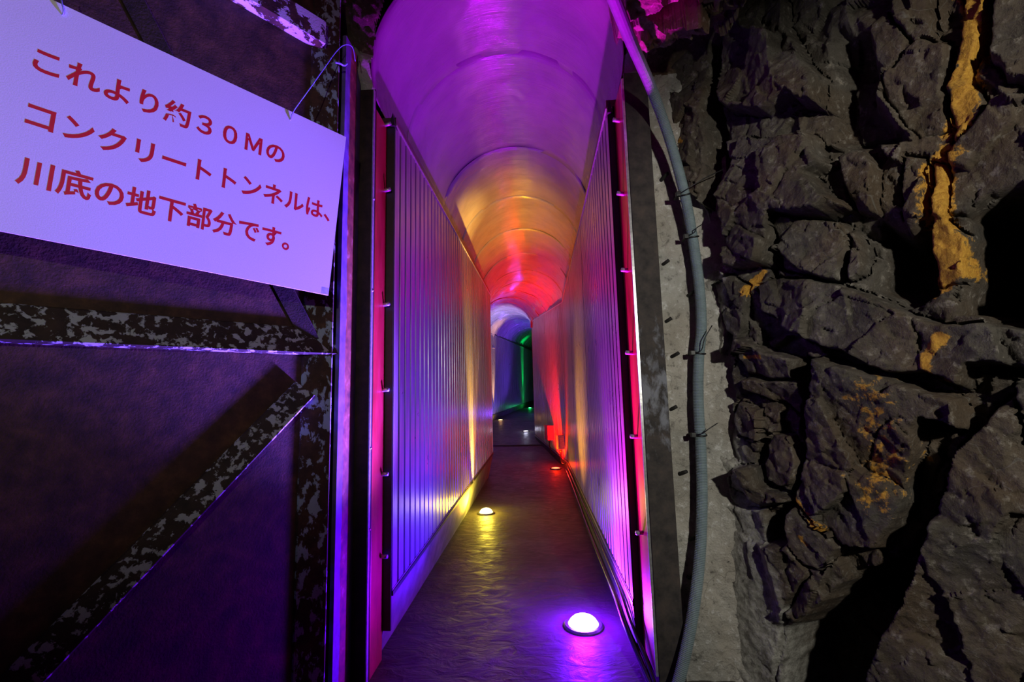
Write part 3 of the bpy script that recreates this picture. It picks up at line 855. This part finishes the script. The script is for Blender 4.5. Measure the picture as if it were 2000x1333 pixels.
# crag hanging from the roof just before the opening
xs_ = np.linspace(.255, .72, 70); ys_ = np.linspace(.95, 1.50, 76)
gx, gy = np.meshgrid(xs_, ys_, indexing='ij')
f_, e_ = facets(gx+.3*gy, gy, .10, .6, .10, 160); f2_, _ = facets(gx, gy+.3*gx, .04, .5, .02, 170)
ex = np.clip(1-(gx-.255)/.04, 0, 1)+np.clip(1-(.72-gx)/.05, 0, 1)+np.clip(1-(1.50-gy)/.06, 0, 1)+np.clip(1-(gy-.95)/.06, 0, 1)
gz = 2.135+f_+f2_+.02*fbm(gx*15, gy*15, 3, 180)+.5*np.clip(ex, 0, 1)**1.3+.10*np.clip(.32-gx, 0, 1)
V = np.stack([gx.ravel(), gy.ravel(), gz.ravel()], 1)
i, j = np.meshgrid(np.arange(69), np.arange(75), indexing='ij'); a0 = (i*76+j).ravel()
adopt(np_obj('rock_crag', V, np.stack([a0, a0+1, a0+77, a0+76], 1), M_CRAG, None, False), wb)

# ------------------------------------------------------------------ pegs in the grout
for px, py, ln in ((1292,352,.035),(1295,517,.02),(1345,577,.04),(1300,629,.018),(1312,697,.03),(1310,800,.018),(1328,925,.026),(1347,1053,.024),(1345,1128,.018),(1300,270,.03)):
    q = onplane(px, py, (0, 1.672, 0), (0, 1, 0))
    o = tube('steel_peg', [q+np.array([-.002, .02, -.002]), q+np.array([.0, -.006, 0]), q+np.array([.01, -ln*.7, .006]), q+np.array([.016, -ln, .010])], .0065, M_PEG, seg=7)
    adopt(o, wb)

# ------------------------------------------------------------------ conduit
cp = [(1165,-90,.92),(1180,-50,1.02),(1200,0,1.13),(1232,80,1.30),(1275,180,1.48),(1310,280,1.565),(1337,380,1.59),(1352,460,1.61),(1366,560,1.62),(1370,640,1.62),(1365,700,1.62),(1364,780,1.62),(1370,900,1.62),(1371,1000,1.62),(1366,1100,1.60),(1350,1220,1.58),(1325,1333,1.55),(1300,1400,1.52)]
CPts = [onplane(a, b, (0, y, 0), (0, 1, 0)) for a, b, y in cp]
CC = resample(catmull(CPts, 12), .0026)
cond = tube('flexible_conduit', CC, .0165, M_COND, seg=14, ripple=.0022)
tag(cond, 'grey-green ribbed flexible conduit running down the pale concrete', 'conduit')
def tie(px, py, label, tail):
    q = onplane(px, py, (0, 1.62, 0), (0, 1, 0)); k = int(np.argmin(np.linalg.norm(CC-q, axis=1))); c = CC[k]
    t = CC[min(k+3, len(CC)-1)]-CC[k-3]; t /= np.linalg.norm(t); a = np.cross(t, (0, 1, 0)); a /= np.linalg.norm(a); b = np.cross(t, a)
    root = empty('cable_tie', tuple(c)); tag(root, label, 'cable tie', 'black ties holding the grey conduit')
    ring = [c+(a*math.cos(u)+b*math.sin(u))*.0205+t*.004*math.sin(u) for u in np.linspace(0, 2*math.pi, 21)]
    adopt(tube('strap', ring, .0028, M_TIE, seg=6), root)
    hd = c-np.array([.024, .010, 0])
    o = box('head', (hd[0]-.010, hd[0]+.006, hd[1]-.008, hd[1]+.008, hd[2]-.008, hd[2]+.008), M_TIE, None, .002); adopt(o, root)
    adopt(tube('tail', catmull([hd, hd+np.array([.02, -.022, .006]), hd+np.array(tail)*.5+np.array([0, -.02, 0]), hd+np.array(tail)], 5), .0018, M_TIE, seg=5), root)
    adopt(tube('anchor', [hd+np.array([0, .045, 0]), hd+np.array([0, .01, 0]), hd], .005, M_PEG, seg=6), root)
tie(1338, 385, 'black cable tie at the upper right curve of the conduit', (.15, -.03, .07))
tie(1350, 465, 'black cable tie on the conduit below the rock edge', (.045, -.03, .03))
tie(1365, 690, 'black cable tie round the middle of the conduit', (.06, -.03, .09))
tie(1368, 850, 'black cable tie low on the conduit with pointed tail', (.07, -.03, .04))

# ------------------------------------------------------------------ cables along the right foot, boxes at the bend
def cable(name, P, r, label):
    o = tube(name, catmull(P, 14), r, M_CABLE, seg=10); tag(o, label, 'cable'); return o
cable('floor_cable', [(.285, 5.6, .075), (.288, 4.4, .08), (.287, 3.2, .085), (.285, 2.4, .11), (.283, 1.98, .13), (.290, 1.82, .10), (.315, 1.68, .045), (.33, 1.52, .016), (.335, 1.3, .014)], .011,
      'thick black cable lying along the foot of the right cladding')
cable('floor_cable', [(.296, 5.6, .12), (.298, 4.4, .13), (.298, 3.2, .15), (.297, 2.4, .165), (.296, 1.95, .17), (.302, 1.80, .13), (.325, 1.66, .07), (.335, 1.56, .03)], .006,
      'thin black cable fixed just below the right cladding edge')
W2 = np.array([-.431, 2.6]); W2 /= np.linalg.norm(W2); W2N = np.array([-W2[1], W2[0]])
def jbox(y0, L, dp, z0, z1, label):
    x0 = .316-.1658*(y0-5.7)
    root = empty('junction_box', (x0, y0, z0)); tag(root, label, 'junction box')
    def wp_(a, o_, z): q = np.array([x0, y0])+W2*a+W2N*o_; return (q[0], q[1], z)
    def bx_(nm, a0, a1, o0, o1, q0, q1, mat, bev=.003):
        V = [wp_(a, o_, z) for z in (q0, q1) for a, o_ in ((a0, o0), (a1, o0), (a1, o1), (a0, o1))]
        o = mesh_obj(nm, V, [(0, 3, 2, 1), (4, 5, 6, 7), (0, 1, 5, 4), (1, 2, 6, 5), (2, 3, 7, 6), (3, 0, 4, 7)], mat)
        bm = bmesh.new(); bm.from_mesh(o.data); bmesh.ops.recalc_face_normals(bm, faces=bm.faces)
        bmesh.ops.bevel(bm, geom=bm.edges[:], offset=bev, segments=2, affect='EDGES'); bm.to_mesh(o.data); bm.free()
        return adopt(o, root)
    bx_('housing', 0, L, .008, dp-.014, z0, z1, M_BOX)
    lid_ = bx_('lid', -.003, L+.003, dp-.013, dp, z0-.003, z1+.003, M_BOX)
    for a in (.012, L-.012):
        for z in (z0+.014, z1-.014):
            nest(tube('screw', [wp_(a, dp-.001, z), wp_(a, dp+.002, z), wp_(a, dp+.003, z)], .005, M_BOLT, seg=8), lid_)
    adopt(tube('cable_gland', [wp_(L*.5, dp*.5, z0), wp_(L*.5, dp*.5, z0-.02), wp_(L*.5, dp*.5, z0-.035)], .012, M_CABLE, seg=10), root)
    adopt(tube('lead', catmull([wp_(L*.5, dp*.5, z0-.03), wp_(L*.3, dp*.6, z0-.09), wp_(-.02, dp*.6, z0-.16), wp_(-.12, .03, .14)], 8), .007, M_CABLE, seg=8), root)
jbox(6.50, .26, .095, .343, .54, 'orange-lit junction box, farther of two at the right wall bend')
jbox(5.83, .12, .090, .288, .458, 'grey junction box, nearer of two at the right wall bend')
